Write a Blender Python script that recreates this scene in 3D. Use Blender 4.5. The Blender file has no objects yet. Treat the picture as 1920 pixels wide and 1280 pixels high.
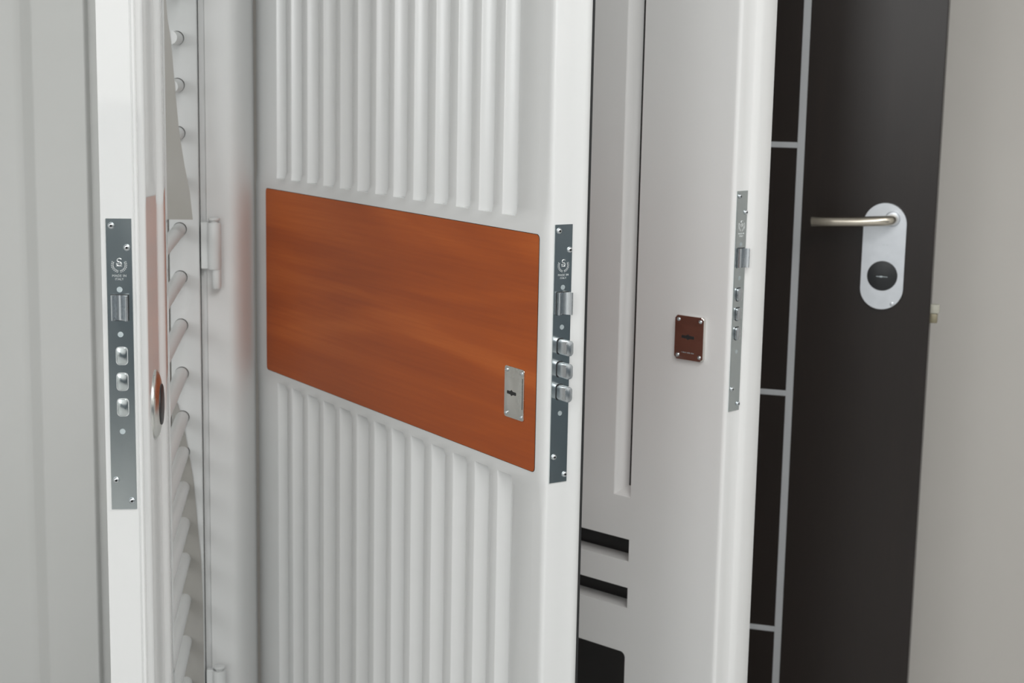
import bpy, bmesh, math
from mathutils import Vector, Matrix

S = bpy.context.scene
COL = S.collection
PI = math.pi
R = math.radians

# ------------------------------------------------------------------ camera
f_px = 3068.0
pitch = math.atan(517 / f_px)
roll = math.atan(344 / 18200)
fwd = Vector((0, math.cos(pitch), -math.sin(pitch)))
up0 = Vector((0, math.sin(pitch), math.cos(pitch)))
rx = Vector((1, 0, 0))
right = math.cos(roll) * rx + math.sin(roll) * up0
up = -math.sin(roll) * rx + math.cos(roll) * up0
cd = bpy.data.cameras.new('camera')
cam = bpy.data.objects.new('camera', cd)
COL.objects.link(cam)
m = Matrix((right, up, -fwd)).transposed().to_4x4()
m.translation = Vector((0, 0, 1.35))
cam.matrix_world = m
cd.sensor_width = 36
cd.lens = f_px / 1920 * 36
cd.clip_start = 0.05
cd.dof.use_dof = True
cd.dof.focus_distance = 2.0
cd.dof.aperture_fstop = 9.0
S.camera = cam

# ------------------------------------------------------------------ world, lamps, exposure
w = bpy.data.worlds.new('world')
S.world = w
w.use_nodes = True
w.node_tree.nodes['Background'].inputs[0].default_value = (0.8, 0.85, 0.9, 1)
w.node_tree.nodes['Background'].inputs[1].default_value = 0.3
S.view_settings.view_transform = 'Standard'
S.view_settings.look = 'None'
S.view_settings.gamma = 1
S.view_settings.use_curve_mapping = False
S.view_settings.exposure = 0.07


def area(name, loc, size, power, color, rot=(0, 0, 0)):
    l = bpy.data.lights.new(name, 'AREA')
    l.shape = 'RECTANGLE'
    l.size, l.size_y = size
    l.energy = power
    l.color = color
    o = bpy.data.objects.new(name, l)
    o.location = loc
    o.rotation_euler = rot
    COL.objects.link(o)
    return o


area('ceiling_lamp', (0.55, 0.40, 2.66), (1.2, 1.2), 29, (1.0, 0.995, 0.985))
area('ceiling_lamp', (-0.35, -1.1, 2.66), (1.4, 1.4), 29, (1.0, 0.995, 0.985))
area('ceiling_lamp', (1.65, 1.0, 2.66), (0.8, 0.8), 12.5, (1.0, 0.99, 0.97))
area('front_fill', (-1.75, -2.2, 1.85), (0.9, 1.1), 22, (0.97, 0.99, 1.0), (R(90), 0, 0))  # fill light added behind the camera, also reflected in the dark door


# ------------------------------------------------------------------ materials
def mat(name, color, rough=0.5, metal=0.0, spec=0.5, coat=0.0):
    mm = bpy.data.materials.new(name)
    mm.use_nodes = True
    b = mm.node_tree.nodes['Principled BSDF']
    b.inputs['Base Color'].default_value = (*color, 1)
    b.inputs['Roughness'].default_value = rough
    b.inputs['Metallic'].default_value = metal
    b.inputs['Specular IOR Level'].default_value = spec
    b.inputs['Coat Weight'].default_value = coat
    b.inputs['Coat Roughness'].default_value = 0.08
    return mm


def nodes(mm):
    return mm.node_tree.nodes, mm.node_tree.links, mm.node_tree.nodes['Principled BSDF']


def noise_var(mm, scale, c1, c2, stretch=(1, 1, 1), detail=4, rough_rng=None, bump=0.0, lo=0.3, hi=0.7):
    n, l, b = nodes(mm)
    tc = n.new('ShaderNodeTexCoord')
    mp = n.new('ShaderNodeMapping')
    mp.inputs['Scale'].default_value = stretch
    l.new(tc.outputs['Object'], mp.inputs[0])
    no = n.new('ShaderNodeTexNoise')
    no.inputs['Scale'].default_value = scale
    no.inputs['Detail'].default_value = detail
    l.new(mp.outputs[0], no.inputs['Vector'])
    cr = n.new('ShaderNodeValToRGB')
    cr.color_ramp.elements[0].position = lo
    cr.color_ramp.elements[1].position = hi
    cr.color_ramp.elements[0].color = (*c1, 1)
    cr.color_ramp.elements[1].color = (*c2, 1)
    l.new(no.outputs[0], cr.inputs[0])
    l.new(cr.outputs[0], b.inputs['Base Color'])
    if rough_rng:
        mr = n.new('ShaderNodeMapRange')
        mr.inputs['To Min'].default_value = rough_rng[0]
        mr.inputs['To Max'].default_value = rough_rng[1]
        l.new(no.outputs[0], mr.inputs[0])
        l.new(mr.outputs[0], b.inputs['Roughness'])
    if bump:
        bp = n.new('ShaderNodeBump')
        bp.inputs['Strength'].default_value = bump
        bp.inputs['Distance'].default_value = 0.001
        l.new(no.outputs[0], bp.inputs['Height'])
        l.new(bp.outputs[0], b.inputs['Normal'])
    return no, cr


M = {}
M['white'] = mat('white_lacquer', (0.78, 0.785, 0.775), 0.22, spec=0.5)
noise_var(M['white'], 3.0, (0.76, 0.77, 0.765), (0.785, 0.79, 0.785))
M['matt'] = mat('white_semimatt', (0.78, 0.78, 0.765), 0.5, spec=0.3)
noise_var(M['matt'], 3.0, (0.76, 0.77, 0.765), (0.785, 0.79, 0.785))
M['gloss'] = mat('white_high_gloss', (0.78, 0.785, 0.775), 0.06, spec=0.6, coat=1.0)
M['gloss'].node_tree.nodes['Principled BSDF'].inputs['Coat Roughness'].default_value = 0.03
noise_var(M['gloss'], 3.0, (0.76, 0.77, 0.765), (0.785, 0.79, 0.785))
M['bright'] = mat('bright_white_paint', (0.83, 0.83, 0.82), 0.45, spec=0.4)
noise_var(M['bright'], 3.0, (0.848, 0.85, 0.842), (0.868, 0.868, 0.86))
M['offwhite'] = mat('off_white_paint', (0.66, 0.67, 0.65), 0.45)
noise_var(M['offwhite'], 3.0, (0.70, 0.71, 0.69), (0.73, 0.735, 0.72))
M['steel'] = mat('white_painted_steel', (0.74, 0.76, 0.76), 0.35)
noise_var(M['steel'], 8.0, (0.72, 0.74, 0.735), (0.76, 0.775, 0.775))
M['midgrey'] = mat('mid_grey_sheet', (0.50, 0.49, 0.46), 0.4)
noise_var(M['midgrey'], 6.0, (0.35, 0.34, 0.31), (0.40, 0.39, 0.37))
M['wall'] = mat('wall_paint', (0.6, 0.57, 0.53), 0.75)
noise_var(M['wall'], 2.0, (0.63, 0.605, 0.57), (0.66, 0.635, 0.60), bump=0.05)
M['ceil'] = mat('ceiling_paint', (0.8, 0.8, 0.78), 0.9)
noise_var(M['ceil'], 2.0, (0.82, 0.82, 0.81), (0.85, 0.85, 0.84))
M['floor'] = mat('floor_tile', (0.42, 0.4, 0.37), 0.35)
noise_var(M['floor'], 4.0, (0.46, 0.46, 0.45), (0.54, 0.54, 0.53))
M['slate'] = mat('unseen_panel_slate', (0.10, 0.12, 0.14), 0.6)
noise_var(M['slate'], 1.5, (0.08, 0.105, 0.12), (0.12, 0.15, 0.175))
M['black'] = mat('black_inlay', (0.012, 0.011, 0.011), 0.35)
noise_var(M['black'], 5, (0.011, 0.010, 0.010), (0.016, 0.014, 0.013))
M['gap'] = mat('dark_gap', (0.02, 0.02, 0.02), 0.7)
noise_var(M['gap'], 30, (0.015, 0.016, 0.017), (0.025, 0.025, 0.025))
M['zinc'] = mat('zinc_plated_steel', (0.5, 0.53, 0.54), 0.2, 1.0)
noise_var(M['zinc'], 14, (0.56, 0.61, 0.62), (0.68, 0.72, 0.72), (1, 1, 0.35), 5, (0.13, 0.24))
M['bolt'] = mat('steel_bolt', (0.6, 0.63, 0.66), 0.2, 1.0)
noise_var(M['bolt'], 40, (0.56, 0.60, 0.63), (0.68, 0.71, 0.73), (1, 1, 0.3), 5, (0.2, 0.34))
M['stamp'] = mat('stamped_bright', (0.86, 0.88, 0.88), 0.3, 0.6)
noise_var(M['stamp'], 300, (0.75, 0.78, 0.78), (0.92, 0.93, 0.93))
M['rivet'] = mat('rivet_dull', (0.55, 0.62, 0.64), 0.55, 0.7)
noise_var(M['rivet'], 200, (0.5, 0.57, 0.59), (0.6, 0.66, 0.68))
M['chrome'] = mat('polished_plate', (0.75, 0.72, 0.68), 0.08, 1.0)
noise_var(M['chrome'], 20, (0.70, 0.68, 0.65), (0.78, 0.76, 0.73), rough_rng=(0.05, 0.12))
M['satin'] = mat('satin_plate', (0.72, 0.72, 0.70), 0.28, 1.0)
noise_var(M['satin'], 30, (0.66, 0.67, 0.64), (0.80, 0.80, 0.77), rough_rng=(0.2, 0.38))
M['alu'] = mat('satin_aluminium', (0.80, 0.83, 0.87), 0.38, 0.55)
noise_var(M['alu'], 60, (0.70, 0.73, 0.77), (0.75, 0.78, 0.82))
M['nickel'] = mat('satin_nickel', (0.74, 0.68, 0.58), 0.27, 1.0)
noise_var(M['nickel'], 60, (0.70, 0.64, 0.54), (0.78, 0.72, 0.62))
M['strip'] = mat('aluminium_strip', (0.62, 0.64, 0.66), 0.35, 0.4)
noise_var(M['strip'], 20, (0.58, 0.60, 0.62), (0.68, 0.70, 0.73), (1, 1, 0.2))
M['darkdisc'] = mat('black_plastic', (0.02, 0.022, 0.025), 0.45)
noise_var(M['darkdisc'], 50, (0.016, 0.018, 0.02), (0.022, 0.024, 0.026))
M['red'] = mat('red_mark', (0.35, 0.03, 0.03), 0.4)
noise_var(M['red'], 50, (0.30, 0.02, 0.02), (0.4, 0.04, 0.04))
M['brass'] = mat('dull_brass', (0.32, 0.29, 0.2), 0.45, 0.3)
noise_var(M['brass'], 50, (0.28, 0.25, 0.17), (0.36, 0.32, 0.22))
M['cream'] = mat('cream_plastic', (0.55, 0.54, 0.46), 0.5)
noise_var(M['cream'], 50, (0.52, 0.51, 0.43), (0.58, 0.57, 0.49))


def wood(name, cols, rough, wscale, stretch, dist=3.0, coat=0.0, fine=0.35):
    """wood veneer: broad noisy figure along the grain plus fine streaks"""
    mm = mat(name, cols[0], rough, coat=coat)
    n, l, b = nodes(mm)
    tc = n.new('ShaderNodeTexCoord')
    mp = n.new('ShaderNodeMapping')
    mp.inputs['Scale'].default_value = stretch
    l.new(tc.outputs['Object'], mp.inputs[0])
    no = n.new('ShaderNodeTexNoise')
    no.inputs['Scale'].default_value = wscale
    no.inputs['Detail'].default_value = 3
    no.inputs['Distortion'].default_value = 0.6
    l.new(mp.outputs[0], no.inputs['Vector'])
    # contour-like figure: sine of the noise
    mu = n.new('ShaderNodeMath'); mu.operation = 'MULTIPLY'; mu.inputs[1].default_value = dist * 6.0
    l.new(no.outputs[0], mu.inputs[0])
    si = n.new('ShaderNodeMath'); si.operation = 'SINE'
    l.new(mu.outputs[0], si.inputs[0])
    ad = n.new('ShaderNodeMath'); ad.operation = 'MULTIPLY_ADD'; ad.inputs[1].default_value = 0.30; ad.inputs[2].default_value = 0.5
    l.new(si.outputs[0], ad.inputs[0])
    mp2 = n.new('ShaderNodeMapping')
    mp2.inputs['Scale'].default_value = tuple(s * (1.0 if s < 3 else 5.0) for s in stretch)
    l.new(tc.outputs['Object'], mp2.inputs[0])
    n2 = n.new('ShaderNodeTexNoise'); n2.inputs['Scale'].default_value = wscale * 4; n2.inputs['Detail'].default_value = 5
    l.new(mp2.outputs[0], n2.inputs['Vector'])
    mx = n.new('ShaderNodeMix'); mx.data_type = 'FLOAT'; mx.inputs[0].default_value = fine
    l.new(ad.outputs[0], mx.inputs[2]); l.new(n2.outputs[0], mx.inputs[3])
    cr = n.new('ShaderNodeValToRGB')
    e = cr.color_ramp.elements
    e[0].position = 0.2; e[0].color = (*cols[0], 1)
    e[1].position = 0.8; e[1].color = (*cols[2], 1)
    k = e.new(0.5); k.color = (*cols[1], 1)
    l.new(mx.outputs[0], cr.inputs[0])
    l.new(cr.outputs[0], b.inputs['Base Color'])
    return mm


M['cherry'] = wood('cherry_veneer', [(0.35, 0.068, 0.011), (0.45, 0.094, 0.014), (0.56, 0.135, 0.024)], 0.4, 1.6, (0.8, 1, 7), 2.0)
M['cherry'].node_tree.nodes['Principled BSDF'].inputs['Specular IOR Level'].default_value = 0.3
M['mahog'] = wood('brown_veneer', [(0.25, 0.085, 0.06), (0.28, 0.097, 0.067), (0.31, 0.11, 0.075)], 0.4, 1.5, (0.8, 1, 8))
M['wenge'] = wood('wenge_veneer', [(0.010, 0.0055, 0.004), (0.013, 0.0075, 0.0055), (0.019, 0.011, 0.008)], 0.34, 2.5, (7, 1, 1.3), 1.6, fine=0.6)


# ------------------------------------------------------------------ mesh helpers
def finish(bm, name, m_, parent=None, smooth=None):
    bmesh.ops.recalc_face_normals(bm, faces=bm.faces)
    me = bpy.data.meshes.new(name)
    bm.to_mesh(me)
    bm.free()
    me.materials.append(M[m_])
    if smooth is not None:
        me.polygons.foreach_set('use_smooth', [True] * len(me.polygons))
        me.set_sharp_from_angle(angle=R(smooth))
    o = bpy.data.objects.new(name, me)
    COL.objects.link(o)
    if parent is not None:
        o.parent = parent
    return o


def box_bm(x0, x1, y0, y1, z0, z1, bev=0.0, seg=2, bm=None):
    b2 = bmesh.new()
    vs = [b2.verts.new((x, y, z)) for x in (x0, x1) for y in (y0, y1) for z in (z0, z1)]
    for q in ((0, 1, 3, 2), (4, 6, 7, 5), (0, 4, 5, 1), (2, 3, 7, 6), (0, 2, 6, 4), (1, 5, 7, 3)):
        b2.faces.new([vs[i] for i in q])
    if bev:
        bmesh.ops.bevel(b2, geom=list(b2.edges), offset=bev, segments=seg, affect='EDGES', profile=0.5)
    if bm is None:
        return b2
    me = bpy.data.meshes.new('tmp')
    b2.to_mesh(me)
    b2.free()
    bm.from_mesh(me)
    bpy.data.meshes.remove(me)
    return bm


def prism(pts, axis, a, b, bev=0.0, seg=2, bevel_verts=None):
    """polygon pts (u,v) extruded along axis from a to b. axis 'x': (u,v)=(y,z); 'y': (x,z); 'z': (x,y)"""
    bm = bmesh.new()

    def P(u, v, t):
        return {'x': (t, u, v), 'y': (u, t, v), 'z': (u, v, t)}[axis]
    lo = [bm.verts.new(P(u, v, a)) for u, v in pts]
    hi = [bm.verts.new(P(u, v, b)) for u, v in pts]
    n = len(pts)
    fl = bm.faces.new(lo)
    fh = bm.faces.new(hi)
    for i in range(n):
        bm.faces.new((lo[i], lo[(i + 1) % n], hi[(i + 1) % n], hi[i]))
    if bev:
        es = set(fl.edges) | set(fh.edges)
        bmesh.ops.bevel(bm, geom=list(es), offset=bev, segments=seg, affect='EDGES', profile=0.5)
    return bm


def rrect(u0, u1, v0, v1, r, n=5):
    pts = []
    for cx, cy, a0 in ((u1 - r, v1 - r, 0), (u0 + r, v1 - r, 90), (u0 + r, v0 + r, 180), (u1 - r, v0 + r, 270)):
        for k in range(n + 1):
            a = R(a0 + 90 * k / n)
            pts.append((cx + r * math.cos(a), cy + r * math.sin(a)))
    return pts


def circle(cx, cy, r, n=24):
    return [(cx + r * math.cos(2 * PI * k / n), cy + r * math.sin(2 * PI * k / n)) for k in range(n)]


def lathe(profile, centre, axis, n=28):
    """profile: list of (radius, height along axis)"""
    bm = bmesh.new()
    rings = []
    ax = Vector(axis).normalized()
    t = Vector((0, 0, 1)) if abs(ax.z) < 0.9 else Vector((1, 0, 0))
    u = ax.cross(t).normalized()
    v = ax.cross(u)
    c = Vector(centre)
    for r_, h in profile:
        if r_ < 1e-7:
            rings.append([bm.verts.new(c + ax * h)])
        else:
            rings.append([bm.verts.new(c + ax * h + (u * math.cos(2 * PI * k / n) + v * math.sin(2 * PI * k / n)) * r_) for k in range(n)])
    for a, b in zip(rings, rings[1:]):
        for k in range(n):
            k2 = (k + 1) % n
            if len(a) == 1 and len(b) == 1:
                continue
            if len(a) == 1:
                bm.faces.new((a[0], b[k], b[k2]))
            elif len(b) == 1:
                bm.faces.new((a[k], a[k2], b[0]))
            else:
                bm.faces.new((a[k], a[k2], b[k2], b[k]))
    for ring in (rings[0], rings[-1]):
        if len(ring) > 1:
            bm.faces.new(ring)
    return bm


def tube(points, radii, n=16):
    """swept round tube through points; radii is (a, b) or a list"""
    bm = bmesh.new()
    P = [Vector(p) for p in points]
    rings = []
    ref = Vector((0, 0, 1))
    for i, p in enumerate(P):
        if i == 0:
            d = P[1] - P[0]
        elif i == len(P) - 1:
            d = P[-1] - P[-2]
        else:
            d = (P[i + 1] - P[i]).normalized() + (P[i] - P[i - 1]).normalized()
        d.normalize()
        rr = ref if abs(d.dot(ref)) < 0.95 else Vector((1, 0, 0))
        u = d.cross(rr).normalized()
        v = u.cross(d)
        r_ = radii[i] if isinstance(radii, list) else radii
        rings.append([bm.verts.new(p + (u * math.cos(2 * PI * k / n) + v * math.sin(2 * PI * k / n)) * r_) for k in range(n)])
    for a, b in zip(rings, rings[1:]):
        for k in range(n):
            bm.faces.new((a[k], a[(k + 1) % n], b[(k + 1) % n], b[k]))
    bm.faces.new(rings[0])
    bm.faces.new(rings[-1])
    return bm


def thing(name, label, cat, loc=(0, 0, 0), rotz=0.0, group=None):
    o = bpy.data.objects.new(name, None)
    COL.objects.link(o)
    o.empty_display_size = 0.05
    o.location = loc
    o.rotation_euler = (0, 0, rotz)
    o['label'] = label
    o['category'] = cat
    o['kind'] = 'thing'
    if group:
        o['group'] = group
    return o


def struct(name, bm, m_, smooth=None):
    o = finish(bm, name, m_, None, smooth)
    o['kind'] = 'structure'
    return o


def shade(v, k):
    return v


# ------------------------------------------------------------------ the room
struct('floor', box_bm(-2.6, 2.6, -2.6, 3.9, -0.1, 0.0), 'floor')
struct('ceiling', box_bm(-2.6, 2.6, -2.6, 3.9, 2.7, 2.8), 'ceil')
struct('wall_back', box_bm(-0.40, 2.4, 3.30, 3.40, 0, 2.7), 'wall')
struct('wall_left', box_bm(-2.3, -0.40, 2.80, 3.40, 0, 2.7), 'wall')
struct('wall_far_left', box_bm(-2.4, -2.3, -2.3, 3.4, 0, 2.7), 'ceil')
struct('wall_right', box_bm(2.3, 2.4, -2.3, 3.30, 0, 2.7), 'ceil')
struct('wall_front', box_bm(-2.4, 2.4, -2.4, -2.3, 0, 2.7), 'ceil')
struct('unseen_dark_right', box_bm(2.28, 2.3, -2.3, 1.75, 0, 1.2), 'slate')  # unseen dark panel, added to darken what the lock plates reflect
struct('unseen_dark_front', box_bm(-1.6, 2.28, -2.3, -2.28, 0, 1.2), 'slate')  # same added panel behind the camera, for the left lock plate's reflection


# ------------------------------------------------------------------ lock plates
def text_bm(body, size, spacing=1.0):
    cu = bpy.data.curves.new('txt', 'FONT')
    cu.body = body
    cu.size = size
    cu.align_x = 'CENTER'
    cu.extrude = 0.0001
    cu.space_character = spacing
    o = bpy.data.objects.new('txt', cu)
    COL.objects.link(o)
    bpy.context.view_layer.update()
    me = o.to_mesh()
    bm = bmesh.new()
    bm.from_mesh(me)
    o.to_mesh_clear()
    bpy.data.objects.remove(o)
    bpy.data.curves.remove(cu)
    return bm


def merge(dst, src, mtx):
    for v in src.verts:
        v.co = mtx @ v.co
    me = bpy.data.meshes.new('tmp')
    src.to_mesh(me)
    src.free()
    dst.from_mesh(me)
    bpy.data.meshes.remove(me)


# text plane (x,y) -> plate plane (y,z) facing +X
TO_X = Matrix(((0, 0, 1, 0), (1, 0, 0, 0), (0, 1, 0, 0), (0, 0, 0, 1)))


def screw(cx, y, z, rad, parent, sx=1):
    """pan head screw on a face whose outward normal is +X"""
    prof = [(rad, 0), (rad, rad * 0.25), (rad * 0.85, rad * 0.55), (rad * 0.55, rad * 0.72), (rad * 0.38, rad * 0.76), (rad * 0.34, rad * 0.45), (0, rad * 0.40)]
    o = finish(lathe(prof, (cx, y, z), (1, 0, 0), 20), 'screw', 'bolt', parent, 40)
    o.data.materials.append(M['gap'])
    for p in o.data.polygons:
        if (Vector(p.center) - Vector((p.center[0], y, z))).length < rad * 0.42 and p.normal.x > 0.3 or (Vector(p.center) - Vector((p.center[0], y, z))).length < rad * 0.37:
            p.material_index = 1
    return o


def lock_plate(door, ztop, ylo, wid, ext, tilt=0.0, mname='zinc', bolt_y=(0.0088, 0.0190), bolt_m='bolt', slot_m='gap'):
    """rectangular strip of a mortise lock let into the leaf edge (edge plane x=0)"""
    zt = ztop
    x1 = 0.0012
    pl = finish(box_bm(-0.001, x1, ylo, ylo + wid, zt - 0.324, zt, 0.0003, 1), 'lock_plate', mname, door)
    for yy, dz in ((0.006, 0.0078), (0.0222, 0.0315), (0.0057, 0.2905), (0.0224, 0.3143)):
        screw(x1, ylo + yy, zt - dz, 0.0036, pl)
    # rivet spots
    for dz in (0.0775, 0.127, 0.2355):
        finish(prism(circle(ylo + 0.0136, zt - dz, 0.0031, 20), 'x', x1 - 0.0002, x1 + 0.00015), 'rivet', 'rivet', pl)
    # emblem: laurel wreath with a small crest and lettering
    em = bmesh.new()
    cy, cz, rr = ylo + 0.0136, zt - 0.0505, 0.0072
    for k in range(17):
        a = R(-205 + 230 * k / 16.0)
        py, pz = cy + rr * math.cos(a), cz + rr * math.sin(a)
        if abs(k - 8) < 1:
            continue
        for off in (-1, 1):
            b2 = bmesh.new()
            L_, W_ = 0.0019, 0.00055
            vs = [b2.verts.new(Vector(q)) for q in ((-L_ / 2, 0, 0), (0, -W_, 0), (L_ / 2, 0, 0), (0, W_, 0))]
            b2.faces.new(vs)
            ex = bmesh.ops.extrude_face_region(b2, geom=list(b2.faces))
            for v in ex['geom']:
                if isinstance(v, bmesh.types.BMVert):
                    v.co.z += 0.00015
            dirn = a + (PI / 2 if k > 8 else -PI / 2) + off * 0.55
            mt = TO_X @ Matrix.Translation((py + off * 0.0008 * math.cos(a), pz + off * 0.0008 * math.sin(a), x1)) @ Matrix.Rotation(dirn, 4, 'Z')
            merge(em, b2, mt)
    # crest: two entwined loops
    for (oy, oz, r1) in ((0.0004, 0.0052, 0.0024), (0.0, 0.0012, 0.0026)):
        pts = []
        for k in range(15):
            a = R((30 if oz > 0.003 else 160) + 260 * k / 14.0)
            pts.append((x1 + 0.0001, cy + oy + r1 * math.cos(a), cz + oz + r1 * 0.8 * math.sin(a)))
        b2 = tube(pts, 0.00045, 6)
        merge(em, b2, Matrix.Identity(4))
    for (oz, wdt) in ((0.0015, 0.0022), (-0.0012, 0.003)):
        box_bm(x1, x1 + 0.00015, cy - wdt, cy + wdt, cz + oz - 0.0003, cz + oz + 0.0003, bm=em)
    finish(em, 'emblem', 'stamp', pl)
    tx = bmesh.new()
    merge(tx, text_bm('MADE IN', 0.0036, 1.1), TO_X @ Matrix.Translation((cy, zt - 0.0635, x1 + 0.0001)))
    merge(tx, text_bm('ITALY', 0.0034, 1.05), TO_X @ Matrix.Translation((cy, zt - 0.0672, x1 + 0.0001)))
    finish(tx, 'lettering', 'stamp', pl)
    # latch bolt: bevelled, hollow front
    z0, z1 = zt - 0.1110, zt - 0.0835
    y0, y1 = ylo + 0.0045, ylo + 0.0225
    finish(prism(rrect(y0 - 0.0008, y1 + 0.0008, z0 - 0.0008, z1 + 0.0008, 0.0008, 2), 'x', x1 - 0.0004, x1 + 0.0001), 'latch_slot', 'gap', pl)
    prof = [(y0, x1 - 0.002), (y0, x1 + 0.0052), (y0 + 0.0006, x1 + 0.0062), (y0 + 0.0016, x1 + 0.0064)]
    for k in range(15):
        t = k / 14.0
        yy = y0 + 0.0024 + (y1 - y0 - 0.0044) * t
        xx = x1 + 0.0062 + 0.0040 * t - 0.0062 * math.sin(PI * t) ** 0.75
        prof.append((yy, xx))
    prof += [(y1 - 0.0012, x1 + 0.0106), (y1 - 0.0003, x1 + 0.0102), (y1, x1 + 0.0094), (y1, x1 - 0.002)]
    bm = bmesh.new()
    lo = [bm.verts.new((x, y, z0)) for y, x in prof]
    hi = [bm.verts.new((x, y, z1)) for y, x in prof]
    bm.faces.new(lo)
    bm.faces.new(hi)
    for i in range(len(prof)):
        j = (i + 1) % len(prof)
        bm.faces.new((lo[i], lo[j], hi[j], hi[i]))
    finish(bm, 'latch_bolt', 'bolt', pl, 30)
    # three dead bolts
    for dz in (0.1415, 0.1703, 0.1990):
        zb1, zb0 = zt - dz, zt - dz - 0.0186
        yb0, yb1 = ylo + bolt_y[0], ylo + bolt_y[1]
        finish(prism(rrect(yb0 - 0.0009, yb1 + 0.0009, zb0 - 0.0009, zb1 + 0.0009, 0.004), 'x', x1 - 0.0004, x1 + 0.0001), 'bolt_slot', slot_m, pl)
        finish(prism(rrect(yb0, yb1, zb0, zb1, 0.0034), 'x', x1 - 0.003, x1 + ext, 0.0006, 2), 'dead_bolt', bolt_m, pl, 35)
    return pl


def face_patch(bm, x0, x1, z0, z1, y, v=None):
    q = [bm.verts.new(p) for p in ((x0, y, z0), (x1, y, z0), (x1, y, z1), (x0, y, z1))]
    bm.faces.new(q)


def loft(bm, rows, close_caps=False):
    """rows: list of polylines (same length)"""
    R_ = [[bm.verts.new(p) for p in row] for row in rows]
    for a, b in zip(R_, R_[1:]):
        for i in range(len(a) - 1):
            bm.faces.new((a[i], a[i + 1], b[i + 1], b[i]))
    return R_


def key_slot(parent, cx, cz, y, wid=0.0225, h=0.0042):
    """double bitted key hole on a face whose outward normal is -Y"""
    pts = []
    n = 14
    for k in range(n + 1):
        t = -1 + 2 * k / n
        bump = 0.0018 * max(0, 1 - abs(t) * 3.2) + (0.0005 if k % 2 else 0)
        pts.append((cx + wid / 2 * t, cz + h / 2 * (0.75 if abs(t) == 1 else 1) + bump))
    for k in range(n + 1):
        t = 1 - 2 * k / n
        bump = 0.0018 * max(0, 1 - abs(t) * 3.2) + (0.0004 if k % 3 else 0)
        pts.append((cx + wid / 2 * t, cz - h / 2 * (0.75 if abs(t) == 1 else 1) - bump))
    return finish(prism(pts, 'y', y - 0.0002, y + 0.001), 'key_slot', 'gap', parent)


def plate_screws(parent, x0, x1, z0, z1, y, rad=0.003, inset=0.0055):
    for x in (x0 + inset, x1 - inset):
        for z in (z0 + inset, z1 - inset):
            prof = [(rad, 0), (rad, rad * 0.3), (rad * 0.7, rad * 0.6), (rad * 0.3, rad * 0.7), (0, rad * 0.35)]
            finish(lathe(prof, (x, y, z), (0, -1, 0), 18), 'screw', 'bolt', parent, 40)


# ------------------------------------------------------------------ door leaf with ribs and the cherry band
ZB, ZT = 0.012, 2.10
rib_door = thing('security_door', 'white ribbed security door with an orange-brown wood band and three extended dead bolts', 'door',
                 (0.0492, 1.9871, 0), R(33.2 - 90))
FY = -0.008
WB = 0.862
bm = bmesh.new()
gx = [(-0.7815, -0.7499), (-0.7272, -0.6935), (-0.6700, -0.6355), (-0.6145, -0.5785), (-0.5588, -0.523), (-0.5035, -0.4690),
      (-0.4477, -0.4140), (-0.3944, -0.360), (-0.3380, -0.3035), (-0.2800, -0.2460), (-0.2226, -0.1885), (-0.1660, -0.1325), (-0.1097, -0.0765)]
GD = 0.0150
YR = FY + 0.0022          # level of the ribbed fields; the band field stands a little proud
TL = 0.0026               # lean of each rib
lev = [(ZB, 'flat'), (0.195, 'flat'), (0.205, 'rib'), (0.8185, 'rib'), (0.8305, 'end'), (0.840, 'band'), (1.152, 'band'), (1.1645, 'end'), (1.1765, 'rib'), (1.955, 'rib'), (1.965, 'flat'), (ZT, 'flat')]


def yface(x, kind, side):
    """side: +1 right end of a strip (next to the lip), -1 left end"""
    if kind == 'band':
        return FY
    if kind == 'end':
        return FY + 0.0014
    if kind == 'flat':
        return YR
    return YR + (TL if side < 0 else 0.0)


strips = [(-WB + 0.008, gx[0][0], 0)] + [(gx[k][1], gx[k + 1][0], 1) for k in range(12)] + [(gx[-1][1], -0.0265, 0)]
for (a, b, tilt) in strips:
    rows_ = []
    for z, kind in lev:
        ya = yface(a, kind, -1 if tilt else 1)
        yb = yface(b, kind, 1)
        if a == gx[-1][1]:
            ya = yface(a, kind, -1) if kind == 'rib' else ya
        rows_.append([(a, ya, z), (b, yb, z)])
    loft(bm, rows_)
for (a, b) in gx:
    # bridges across the groove outside the routed fields
    for grp in (lev[0:3], lev[4:8], lev[9:12]):
        rr_ = [[(a, yface(a, k, 1), z), (b, yface(b, k, -1) if k == 'rib' else yface(b, k, 1), z)] for z, k in grp]
        loft(bm, rr_)
    for z0, z1, k0, k1 in ((0.205, 0.8305, 'rib', 'end'), (1.1645, 1.955, 'end', 'rib')):
        def cur(k):
            yl, yr = yface(a, k, 1), (yface(b, k, -1) if k == 'rib' else yface(b, k, 1))
            return [(a, yl), (a + 0.0007, yl + 0.0003), (a + 0.0014, yl + 0.0012), (a + 0.0105, YR + GD - 0.0006), (a + 0.0120, YR + GD), (a + 0.0135, YR + GD - 0.0004), (b, yr)]
        zz = [(z0, k0), (0.8185, 'rib'), (z1, k1)] if z1 < 1 else [(z0, k0), (1.1765, 'rib'), (z1, k1)]
        loft(bm, [[(x, y, z) for x, y in cur(k)] for z, k in zz])
        for z, k in ((z0, k0), (z1, k1)):
            bm.faces.new([bm.verts.new((x, y, z)) for x, y in cur(k)])
# rim towards the lock edge: bevel is wider beside the wood band
zl = [ZB, 0.195, 0.205, 0.780, 0.800, 0.8185, 0.8305, 0.840, 0.86, 1.13, 1.152, 1.1645, 1.1765, 1.195, 1.215, 1.955, 1.965, ZT]


def ybase(z):
    if 0.839 < z < 1.153:
        return FY
    if 0.829 < z < 1.166:
        return FY + 0.0014
    return YR



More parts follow.
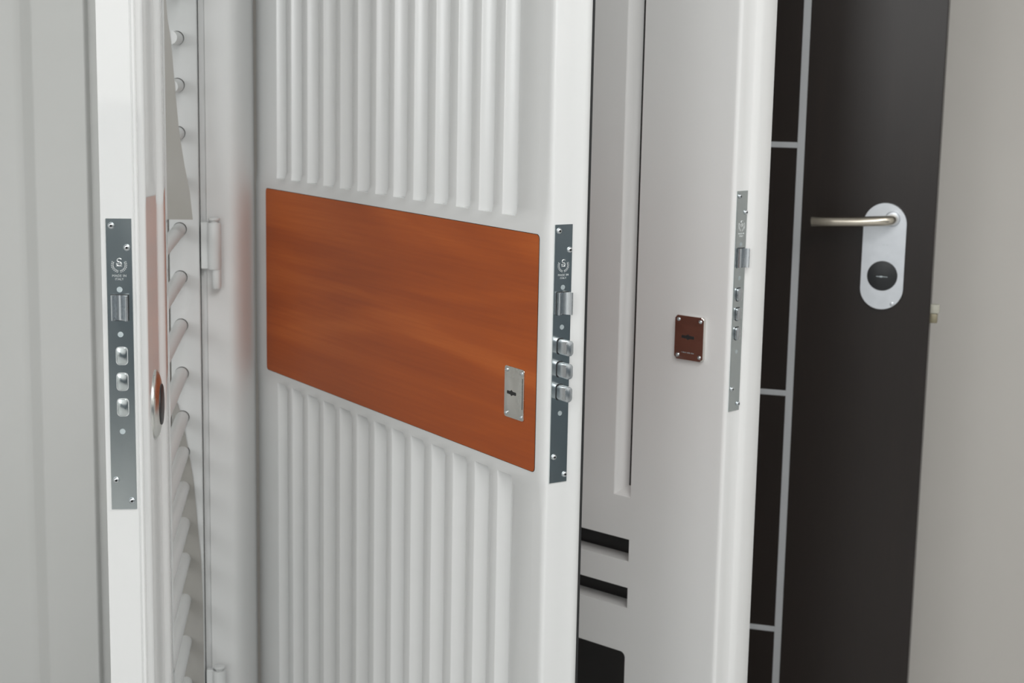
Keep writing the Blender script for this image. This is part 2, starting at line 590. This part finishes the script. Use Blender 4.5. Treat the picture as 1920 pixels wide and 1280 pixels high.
def rim_a(z):
    d = 0
    if z < 0.86:
        d = max(0, min(1, (z - 0.79) / 0.05))
    elif z > 1.13:
        d = max(0, min(1, (1.205 - z) / 0.055))
    else:
        d = 1
    return 0.0085 + 0.0095 * d * d * (3 - 2 * d)


rows = []
for z in zl:
    a = rim_a(z)
    fy_ = ybase(z)
    row = [(-0.0265, fy_, z), (-a - 0.002, fy_, z)]
    for k in range(1, 9):
        t = PI / 2 * k / 8
        row.append((-a + a * math.sin(t), fy_ + (0.0075 - fy_ + FY) * (1 - math.cos(t)), z))
    row += [(0, 0.020, z), (0, 0.036, z), (0.0008, 0.039, z), (0.0008, 0.044, z), (-0.001, 0.049, z), (-0.004, 0.0515, z), (-0.02, 0.0515, z), (-WB, 0.0515, z)]
    # hinge side
    for k in range(7):
        t = PI / 2 * k / 6
        row.append((-WB + 0.006 * (1 - math.cos(t)), fy_ + 0.006 - 0.006 * math.sin(t), z))
    row.append((-WB + 0.008, fy_, z))
    rows.append(row)
loft(bm, rows)
for z in (ZB, ZT):
    i = 0 if z == ZB else -1
    bm.faces.new([bm.verts.new(p) for p in rows[i]])
bmesh.ops.remove_doubles(bm, verts=bm.verts, dist=0.00002)
finish(bm, 'leaf', 'white', rib_door, 38)
# seam and wood band
seam = finish(prism(rrect(-0.8176, -0.0198, 0.8464, 1.1466, 0.006), 'y', FY - 0.0004, FY + 0.002), 'panel_seam', 'gap', rib_door)
finish(prism(rrect(-0.8169, -0.0205, 0.8471, 1.1459, 0.0055), 'y', FY - 0.0008, FY + 0.002), 'wood_band', 'cherry', rib_door)
finish(box_bm(-0.85, -0.006, 0.0515, 0.0555, ZB + 0.01, ZT - 0.01, 0.0005, 1), 'back_panel', 'white', rib_door)
o = finish(box_bm(-0.82, -0.022, 0.0555, 0.0565, 0.80, 1.15), 'wood_band', 'mahog', rib_door)
o['label'] = 'reddish brown band on the back face'
finish(box_bm(-0.008, -0.0035, 0.0505, 0.0548, ZB, ZT), 'edge_gasket', 'gap', rib_door)
lock_plate(rib_door, 1.1602, 0.0, 0.0264, 0.0205, bolt_y=(0.0070, 0.0170))
# key plate on the band
kp = finish(prism(rrect(-0.0893, -0.0446, 0.9072, 0.9732, 0.003), 'y', FY - 0.0026, FY - 0.0008, 0.0006, 2), 'key_plate', 'satin', rib_door, 35)
plate_screws(kp, -0.0893, -0.0446, 0.9072, 0.9732, FY - 0.0026, 0.0028, 0.0048)
# pressed dome of the plate
bmk = bmesh.new()
cx, cz = -0.0690, 0.9400
ring0 = rrect(-0.0835, -0.0515, 0.914, 0.9665, 0.010, 4)
ring1 = rrect(-0.0790, -0.0560, 0.925, 0.956, 0.009, 4)
loft(bmk, [[(x, FY - 0.0026, z) for x, z in ring0 + ring0[:1]], [(x, FY - 0.0042, z) for x, z in ring1 + ring1[:1]]])
bmk.faces.new([bmk.verts.new((x, FY - 0.0042, z)) for x, z in ring1])
bmesh.ops.remove_doubles(bmk, verts=bmk.verts, dist=0.00002)
finish(bmk, 'pressed_dome', 'satin', kp, 20)
finish(box_bm(-0.0480, -0.0471, FY - 0.0029, FY - 0.002, 0.922, 0.962), 'plate_slit', 'gap', kp)
key_slot(kp, -0.0700, 0.9400, FY - 0.0042, 0.021, 0.0036)
finish(prism([(-0.0695, 0.9612), (-0.0680, 0.9572), (-0.0710, 0.9572)], 'y', FY - 0.0030, FY - 0.0024), 'red_arrow', 'red', kp)

# ------------------------------------------------------------------ grooved white door with black inlays
groove_door = thing('security_door', 'plain white security door with black inlaid slots, behind the ribbed door', 'door',
                    (0.3190, 2.3539, 0), R(47.5 - 90))
FC = -0.006
WC = 0.84
bm = bmesh.new()
xs = [-WC, -0.70, -0.206, -0.1715, -0.010]
zs = [ZB, 0.12, 0.4403, 0.5136, 0.5465, 0.5892, 0.6247, 0.6920, 1.98, ZT]
DEP = 0.036
for i in range(len(xs) - 1):
    for j in range(len(zs) - 1):
        x0, x1, z0, z1 = xs[i], xs[i + 1], zs[j], zs[j + 1]
        slot = (j in (3, 5)) and i in (1, 2)
        groove = (j == 7 and i == 2)
        if slot or groove:
            continue
        face_patch(bm, x0, x1, z0, z1, FC)
# slot side walls
xe = -0.1685
for (z0, z1) in ((zs[3], zs[4]), (zs[5], zs[6])):
    pts = rrect(-0.70, xe, z0, z1, 0.0035, 3)
    lp = pts + pts[:1]
    loft(bm, [[(x, FC, z) for x, z in lp], [(x, FC + DEP, z) for x, z in lp]])
    # small fillets between the square opening and rounded rim
    def rim_fill(px0, px1, pz0, pz1):
        q = [(px0, FC, pz0), (px1, FC, pz0), (px1, FC, pz1), (px0, FC, pz1)]
    for sx, sz in ((1, 1), (1, -1), (-1, 1), (-1, -1)):
        cxr = (xe - 0.0035) if sx > 0 else (-0.70 + 0.0035)
        czr = (z1 - 0.0035) if sz > 0 else (z0 + 0.0035)
        corner = (cxr + sx * 0.0035, FC, czr + sz * 0.0035)
        arc = [(cxr + sx * 0.0035 * math.cos(PI / 2 * k / 3), FC, czr + sz * 0.0035 * math.sin(PI / 2 * k / 3)) for k in range(4)]
        bm.faces.new([bm.verts.new(corner)] + [bm.verts.new(p) for p in arc])
    # face strip does not reach xe: negative strip handled by covering piece
# vertical groove: sloping left wall and rounded foot
zg0, zg1 = zs[7], zs[8]
foot = -0.1884
cur = [(-0.206, FC), (-0.2045, FC + 0.0004), (-0.2030, FC + 0.0020), (foot, FC + 0.018)]
loft(bm, [[(x, FC + (y - FC), zg0 + (0.014 * (y - FC) / 0.018)) for x, y in cur], [(x, y, zg1) for x, y in cur]])
# lower end, sloped
e0 = [(-0.206, FC, zg0), (-0.1715, FC, zg0)]
e1 = [(foot, FC + 0.018, zg0 + 0.014), (-0.1715, FC + 0.018, zg0 + 0.014)]
bm.faces.new([bm.verts.new(p) for p in (e0[0], e0[1], e1[1], e1[0])])
bm.faces.new([bm.verts.new(p) for p in ((-0.1715, FC, zg0), (-0.1715, FC, zg1), (-0.1715, FC + 0.018, zg1), (-0.1715, FC + 0.018, zg0 + 0.014))])
# lock edge profile
prof = [(-0.010, FC)]
for k in range(0, 7):
    t = PI / 2 * k / 6
    prof.append((-0.0065 + 0.0065 * math.sin(t), FC + 0.0050 * (1 - math.cos(t))))
prof += [(0, 0.010), (0, 0.0275), (0.0015, 0.0295), (0.0060, 0.0345), (0.0075, 0.040), (0.0080, 0.055), (0.0070, 0.070), (0.0050, 0.0745), (0.0, 0.0765), (-WC, 0.0765), (-WC, FC)]
loft(bm, [[(x, y, z) for x, y in prof] for z in (ZB, ZT)])
for z in (ZB, ZT):
    bm.faces.new([bm.verts.new((x, y, z)) for x, y in prof])
bmesh.ops.remove_doubles(bm, verts=bm.verts, dist=0.00002)
finish(bm, 'leaf', 'bright', groove_door, 38)
for (z0, z1) in ((0.5136, 0.5465), (0.5892, 0.6247)):
    finish(box_bm(-0.705, -0.165, FC + DEP - 0.0005, FC + DEP + 0.004, z0 - 0.004, z1 + 0.004), 'slot_inlay', 'black', groove_door)
finish(box_bm(-0.200, -0.1718, FC + 0.0178, FC + 0.021, 0.704, 1.985), 'groove_inlay', 'black', groove_door)
bottom = rrect(-0.70, -0.1728, 0.14, 0.4403, 0.009)
finish(prism(bottom, 'y', FC - 0.0006, FC + 0.002), 'black_inlay', 'black', groove_door)
lock_plate(groove_door, 1.1785, 0.0, 0.0262, 0.0035, bolt_y=(0.0070, 0.0180))
kp = finish(prism(rrect(-0.0932, -0.0411, 0.9240, 0.9898, 0.004), 'y', FC - 0.0055, FC, 0.0018, 3), 'key_plate', 'chrome', groove_door, 25)
plate_screws(kp, -0.0932, -0.0411, 0.9240, 0.9898, FC - 0.0055, 0.0028, 0.0062)
key_slot(kp, -0.0690, 0.9582, FC - 0.0055, 0.023, 0.0040)
wm = bmesh.new()
for k in range(9):
    box_bm(-0.0800 + 0.0026 * k, -0.0800 + 0.0026 * k + (0.0018 if k % 3 else 0.0008), FC - 0.0057, FC - 0.0054, 0.9342, 0.9354 + 0.0004 * (k % 2), bm=wm)
finish(wm, 'worn_engraving', 'rivet', kp)

# ------------------------------------------------------------------ dark wenge door
DX, DY, DA = 0.74695, 2.90, 72.0
dark_door = thing('interior_door', 'dark brown wood door with aluminium strips, lever handle and oblong escutcheon', 'door',
                  (DX, DY, 0), R(DA - 90))
WD = 0.84
finish(box_bm(-WD, 0, 0, 0.044, ZB, ZT, 0.0012, 2), 'leaf', 'wenge', dark_door)
finish(box_bm(-0.2500, -0.2368, -0.0012, 0.001, ZB, ZT, 0.0004, 1), 'vertical_strip', 'strip', dark_door)
for k, z in enumerate((0.304, 0.7608, 1.2178, 1.675)):
    finish(box_bm(-WD + 0.12, -0.2500, -0.0010, 0.001, z - 0.0052, z + 0.0052, 0.0008, 2), 'horizontal_strip', 'strip', dark_door)
esc = finish(prism(rrect(-0.1240, -0.0488, 0.9300, 1.1207, 0.0375, 14), 'y', -0.0095, 0.0, 0.0035, 4), 'escutcheon', 'alu', dark_door, 40)
finish(lathe([(0.0268, -0.001), (0.0268, 0.0006), (0.0255, 0.0011), (0, 0.0012)], (-0.0862, -0.0095, 0.9905), (0, -1, 0), 48), 'cylinder_cover', 'darkdisc', esc, 40)
key_slot(esc, -0.0862, 0.9895, -0.0107, 0.024, 0.0030)
finish(prism([(-0.0965, 0.9888), (-0.0905, 0.9885), (-0.0880, 0.9872), (-0.0850, 0.9885), (-0.0765, 0.9884), (-0.0765, 0.9893), (-0.0850, 0.9897), (-0.0875, 0.9909), (-0.0905, 0.9899), (-0.0965, 0.9896)], 'y', -0.0112, -0.0106), 'key_pin', 'rivet', esc)
wm = bmesh.new()
for k in range(2):
    box_bm(-0.0885 + 0.006 * k, -0.0850 + 0.006 * k, -0.0097, -0.0094, 1.046, 1.0466, bm=wm)
finish(wm, 'small_engraving', 'rivet', esc)
finish(lathe([(0.004, 0), (0.0036, 0.0010), (0.002, 0.0016), (0, 0.0018)], (-0.0665, -0.0092, 0.9405), (0, -1, 0), 16), 'fixing_cap', 'alu', esc, 40)
lev_z = 1.0935
prof = [(0.0135, -0.002), (0.0135, 0.003), (0.0120, 0.0055), (0.0105, 0.0060)]
finish(lathe(prof, (-0.0735, -0.0095, lev_z), (0, -1, 0), 32), 'handle_collar', 'alu', dark_door, 40)
pts = [(-0.0735, -0.008, lev_z), (-0.0735, -0.030, lev_z)]
for k in range(1, 9):
    t = PI / 2 * k / 8
    pts.append((-0.0735 - 0.020 * (1 - math.cos(t)), -0.030 - 0.020 * math.sin(t), lev_z - 0.0015 * k / 8))
pts += [(-0.130, -0.050, lev_z - 0.0045), (-0.170, -0.050, lev_z - 0.0065), (-0.2105, -0.050, lev_z - 0.0080), (-0.2118, -0.050, lev_z - 0.0081)]
rad = [0.0088] * (len(pts) - 1) + [0.0080]
finish(tube(pts, rad, 20), 'lever_handle', 'nickel', dark_door, 40)
lb = finish(box_bm(-0.002, 0.0150, 0.020, 0.034, 0.9235, 0.9400, 0.002, 2), 'latch_case', 'cream', dark_door, 35)
finish(box_bm(-0.002, 0.0125, 0.021, 0.033, 0.9060, 0.9232, 0.002, 2), 'latch_bolt', 'brass', dark_door, 35)

# ------------------------------------------------------------------ left door: solid lock stile, open barred core
bar_door = thing('security_door', 'white door seen edge-on at left, open core of round bars behind its lock stile', 'door',
                 (-0.44196, 1.76347, 0), R(6.9 - 90))
prof = [(-0.004, -0.0055), (0, -0.0050), (0, 0.0292), (-0.0014, 0.0302), (-0.0014, 0.0308), (0, 0.0316), (-0.0002, 0.0340), (-0.0015, 0.0350), (-0.010, 0.0352),
        (-0.0115, 0.0385), (-0.014, 0.0410), (-0.018, 0.0420), (-0.1340, 0.0420), (-0.1365, 0.0426), (-0.1400, 0.0455), (-0.1440, 0.0480), (-0.1490, 0.0490),
        (-0.1920, 0.0490), (-0.1960, 0.0480), (-0.1980, 0.0450), (-0.1980, -0.0055)]
bm = bmesh.new()
loft(bm, [[(x, y, z) for x, y in prof + prof[:1]] for z in (ZB, ZT)])
for z in (ZB, ZT):
    bm.faces.new([bm.verts.new((x, y, z)) for x, y in prof])
bmesh.ops.remove_doubles(bm, verts=bm.verts, dist=0.00002)
finish(bm, 'lock_stile', 'gloss', bar_door, 35)
XP = -0.830
finish(box_bm(XP - 0.045, XP, -0.0055, 0.0415, ZB, ZT, 0.0015, 2), 'hinge_stile', 'steel', bar_door)
finish(box_bm(XP, -0.198, -0.004, 0.040, ZT - 0.12, ZT, 0.001, 1), 'top_rail', 'steel', bar_door)
finish(box_bm(XP, -0.198, -0.004, 0.040, ZB, 0.12, 0.001, 1), 'bottom_rail', 'steel', bar_door)
YB = 0.0105
for z in (1.86, 1.79, 1.717, 1.6, 1.527, 1.4536, 1.382, 1.3097, 1.2351, 1.1598, 1.0837, 1.0069, 0.9293, 0.8509, 0.7789, 0.7213, 0.6633, 0.603, 0.5432, 0.4729, 0.4011, 0.3295, 0.2611, 0.19):
    finish(tube([(XP - 0.004, YB, z), (XP + 0.1175 if z > 1.12 else -0.196, YB, z)], 0.0106, 20), 'core_bar', 'steel', bar_door, 60)
    finish(prism(circle(YB + 0.0006, z + 0.0006, 0.0110, 28), 'x', XP - 0.001, XP + 0.0003), 'bar_hole', 'gap', bar_door)
# thin triangular sheets across the bars, standing in for diagonal grey zones
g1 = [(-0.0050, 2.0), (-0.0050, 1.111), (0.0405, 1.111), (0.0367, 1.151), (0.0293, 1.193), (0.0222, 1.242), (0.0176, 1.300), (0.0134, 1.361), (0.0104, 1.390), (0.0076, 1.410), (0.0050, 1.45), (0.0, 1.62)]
finish(prism(g1, 'x', XP + 0.118, XP + 0.1195), 'grey_zone_sheet', 'midgrey', bar_door)
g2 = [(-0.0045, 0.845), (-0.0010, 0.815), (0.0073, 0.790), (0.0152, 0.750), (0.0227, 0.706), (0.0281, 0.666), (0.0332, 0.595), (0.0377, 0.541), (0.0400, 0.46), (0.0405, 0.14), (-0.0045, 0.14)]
finish(prism(g2, 'x', XP + 0.0015, XP + 0.003), 'grey_zone_sheet', 'midgrey', bar_door)
lock_plate(bar_door, 1.1793, 0.0003, 0.0275, 0.0008, bolt_y=(0.0090, 0.0202), bolt_m='zinc', slot_m='stamp')
# domed round cylinder guard on the inner face (outward normal +Y)
cg = finish(lathe([(0.0400, -0.001), (0.0400, 0.0012), (0.0385, 0.0030), (0.0340, 0.0052), (0.0275, 0.0068), (0.0245, 0.0072)], (-0.0750, 0.0420, 0.9585), (0, 1, 0), 48),
            'cylinder_guard', 'satin', bar_door, 50)
finish(lathe([(0.0236, 0.0), (0.0236, 0.0082), (0.0225, 0.0088), (0, 0.0088)], (-0.0750, 0.0420, 0.9585), (0, 1, 0), 40), 'cylinder_cover', 'darkdisc', cg, 40)

# ------------------------------------------------------------------ jamb with hinges between the left and the ribbed door
frame = thing('door_frame', 'white rounded door jamb with pin hinges beside the ribbed door', 'door frame', (-0.46, 2.70, 0), 0)
fx, fy = -0.46, 2.70
prof = [(-0.5055, 2.641), (-0.5012, 2.609), (-0.4925, 2.609), (-0.4905, 2.604), (-0.458, 2.604)]
for k in range(9):
    t = PI / 2 * k / 8
    prof.append((-0.458 + 0.0295 * math.sin(t), 2.604 + 0.090 * (1 - math.cos(t)) ** 1.15))
prof += [(-0.4315, 2.700), (-0.5055, 2.700)]
bm = bmesh.new()
loft(bm, [[(x - fx, y - fy, z) for x, y in prof + prof[:1]] for z in (0.0, 2.16)])
for z in (0.0, 2.16):
    bm.faces.new([bm.verts.new((x - fx, y - fy, z)) for x, y in prof])
bmesh.ops.remove_doubles(bm, verts=bm.verts, dist=0.00002)
finish(bm, 'jamb', 'matt', frame, 35)
for zc in (0.275, 1.0212, 1.86):
    # knuckle barrel, leaf, pin head and lower pin
    hx, hy = -0.4765 - fx, 2.592 - fy
    k_ = finish(lathe([(0.0102, 0.0), (0.0108, 0.001), (0.0108, 0.073), (0.0102, 0.0745)], (hx, hy, zc), (0, 0, 1), 24), 'hinge', 'steel', frame, 40)
    finish(box_bm(hx - 0.0215, hx - 0.004, hy - 0.0005, hy + 0.012, zc + 0.0, zc + 0.0745, 0.0008, 1), 'hinge_leaf', 'steel', k_)
    finish(lathe([(0.0062, 0.0735), (0.0062, 0.0775), (0.0090, 0.0782), (0.0096, 0.0800), (0.0090, 0.0818), (0.006, 0.0825)], (hx, hy, zc), (0, 0, 1), 20), 'hinge_cap', 'steel', k_, 40)
    finish(lathe([(0.0066, -0.031), (0.0074, -0.029), (0.0074, 0.001)], (hx + 0.003, hy, zc), (0, 0, 1), 20), 'hinge_pin', 'steel', k_, 40)

# ------------------------------------------------------------------ stepped white door at the far left
left_door = thing('panelled_door', 'white door with stepped vertical mouldings at the far left, partly out of view', 'door', (-0.95, 2.76, 0), 0)
lx, ly = -0.95, 2.76
prof = [(-1.40, 2.742), (-0.835, 2.742), (-0.822, 2.741), (-0.8175, 2.738), (-0.7985, 2.722), (-0.7955, 2.7195), (-0.793, 2.7190), (-0.7105, 2.7190), (-0.7090, 2.7200),
        (-0.7080, 2.7220), (-0.7070, 2.7370), (-0.690, 2.7420), (-0.60, 2.7420), (-0.60, 2.775), (-1.40, 2.775)]
bm = bmesh.new()
loft(bm, [[(x - lx, y - ly, z) for x, y in prof + prof[:1]] for z in (ZB, 2.12)])
for z in (ZB, 2.12):
    bm.faces.new([bm.verts.new((x - lx, y - ly, z)) for x, y in prof])
bmesh.ops.remove_doubles(bm, verts=bm.verts, dist=0.00002)
finish(bm, 'leaf', 'offwhite', left_door, 30)
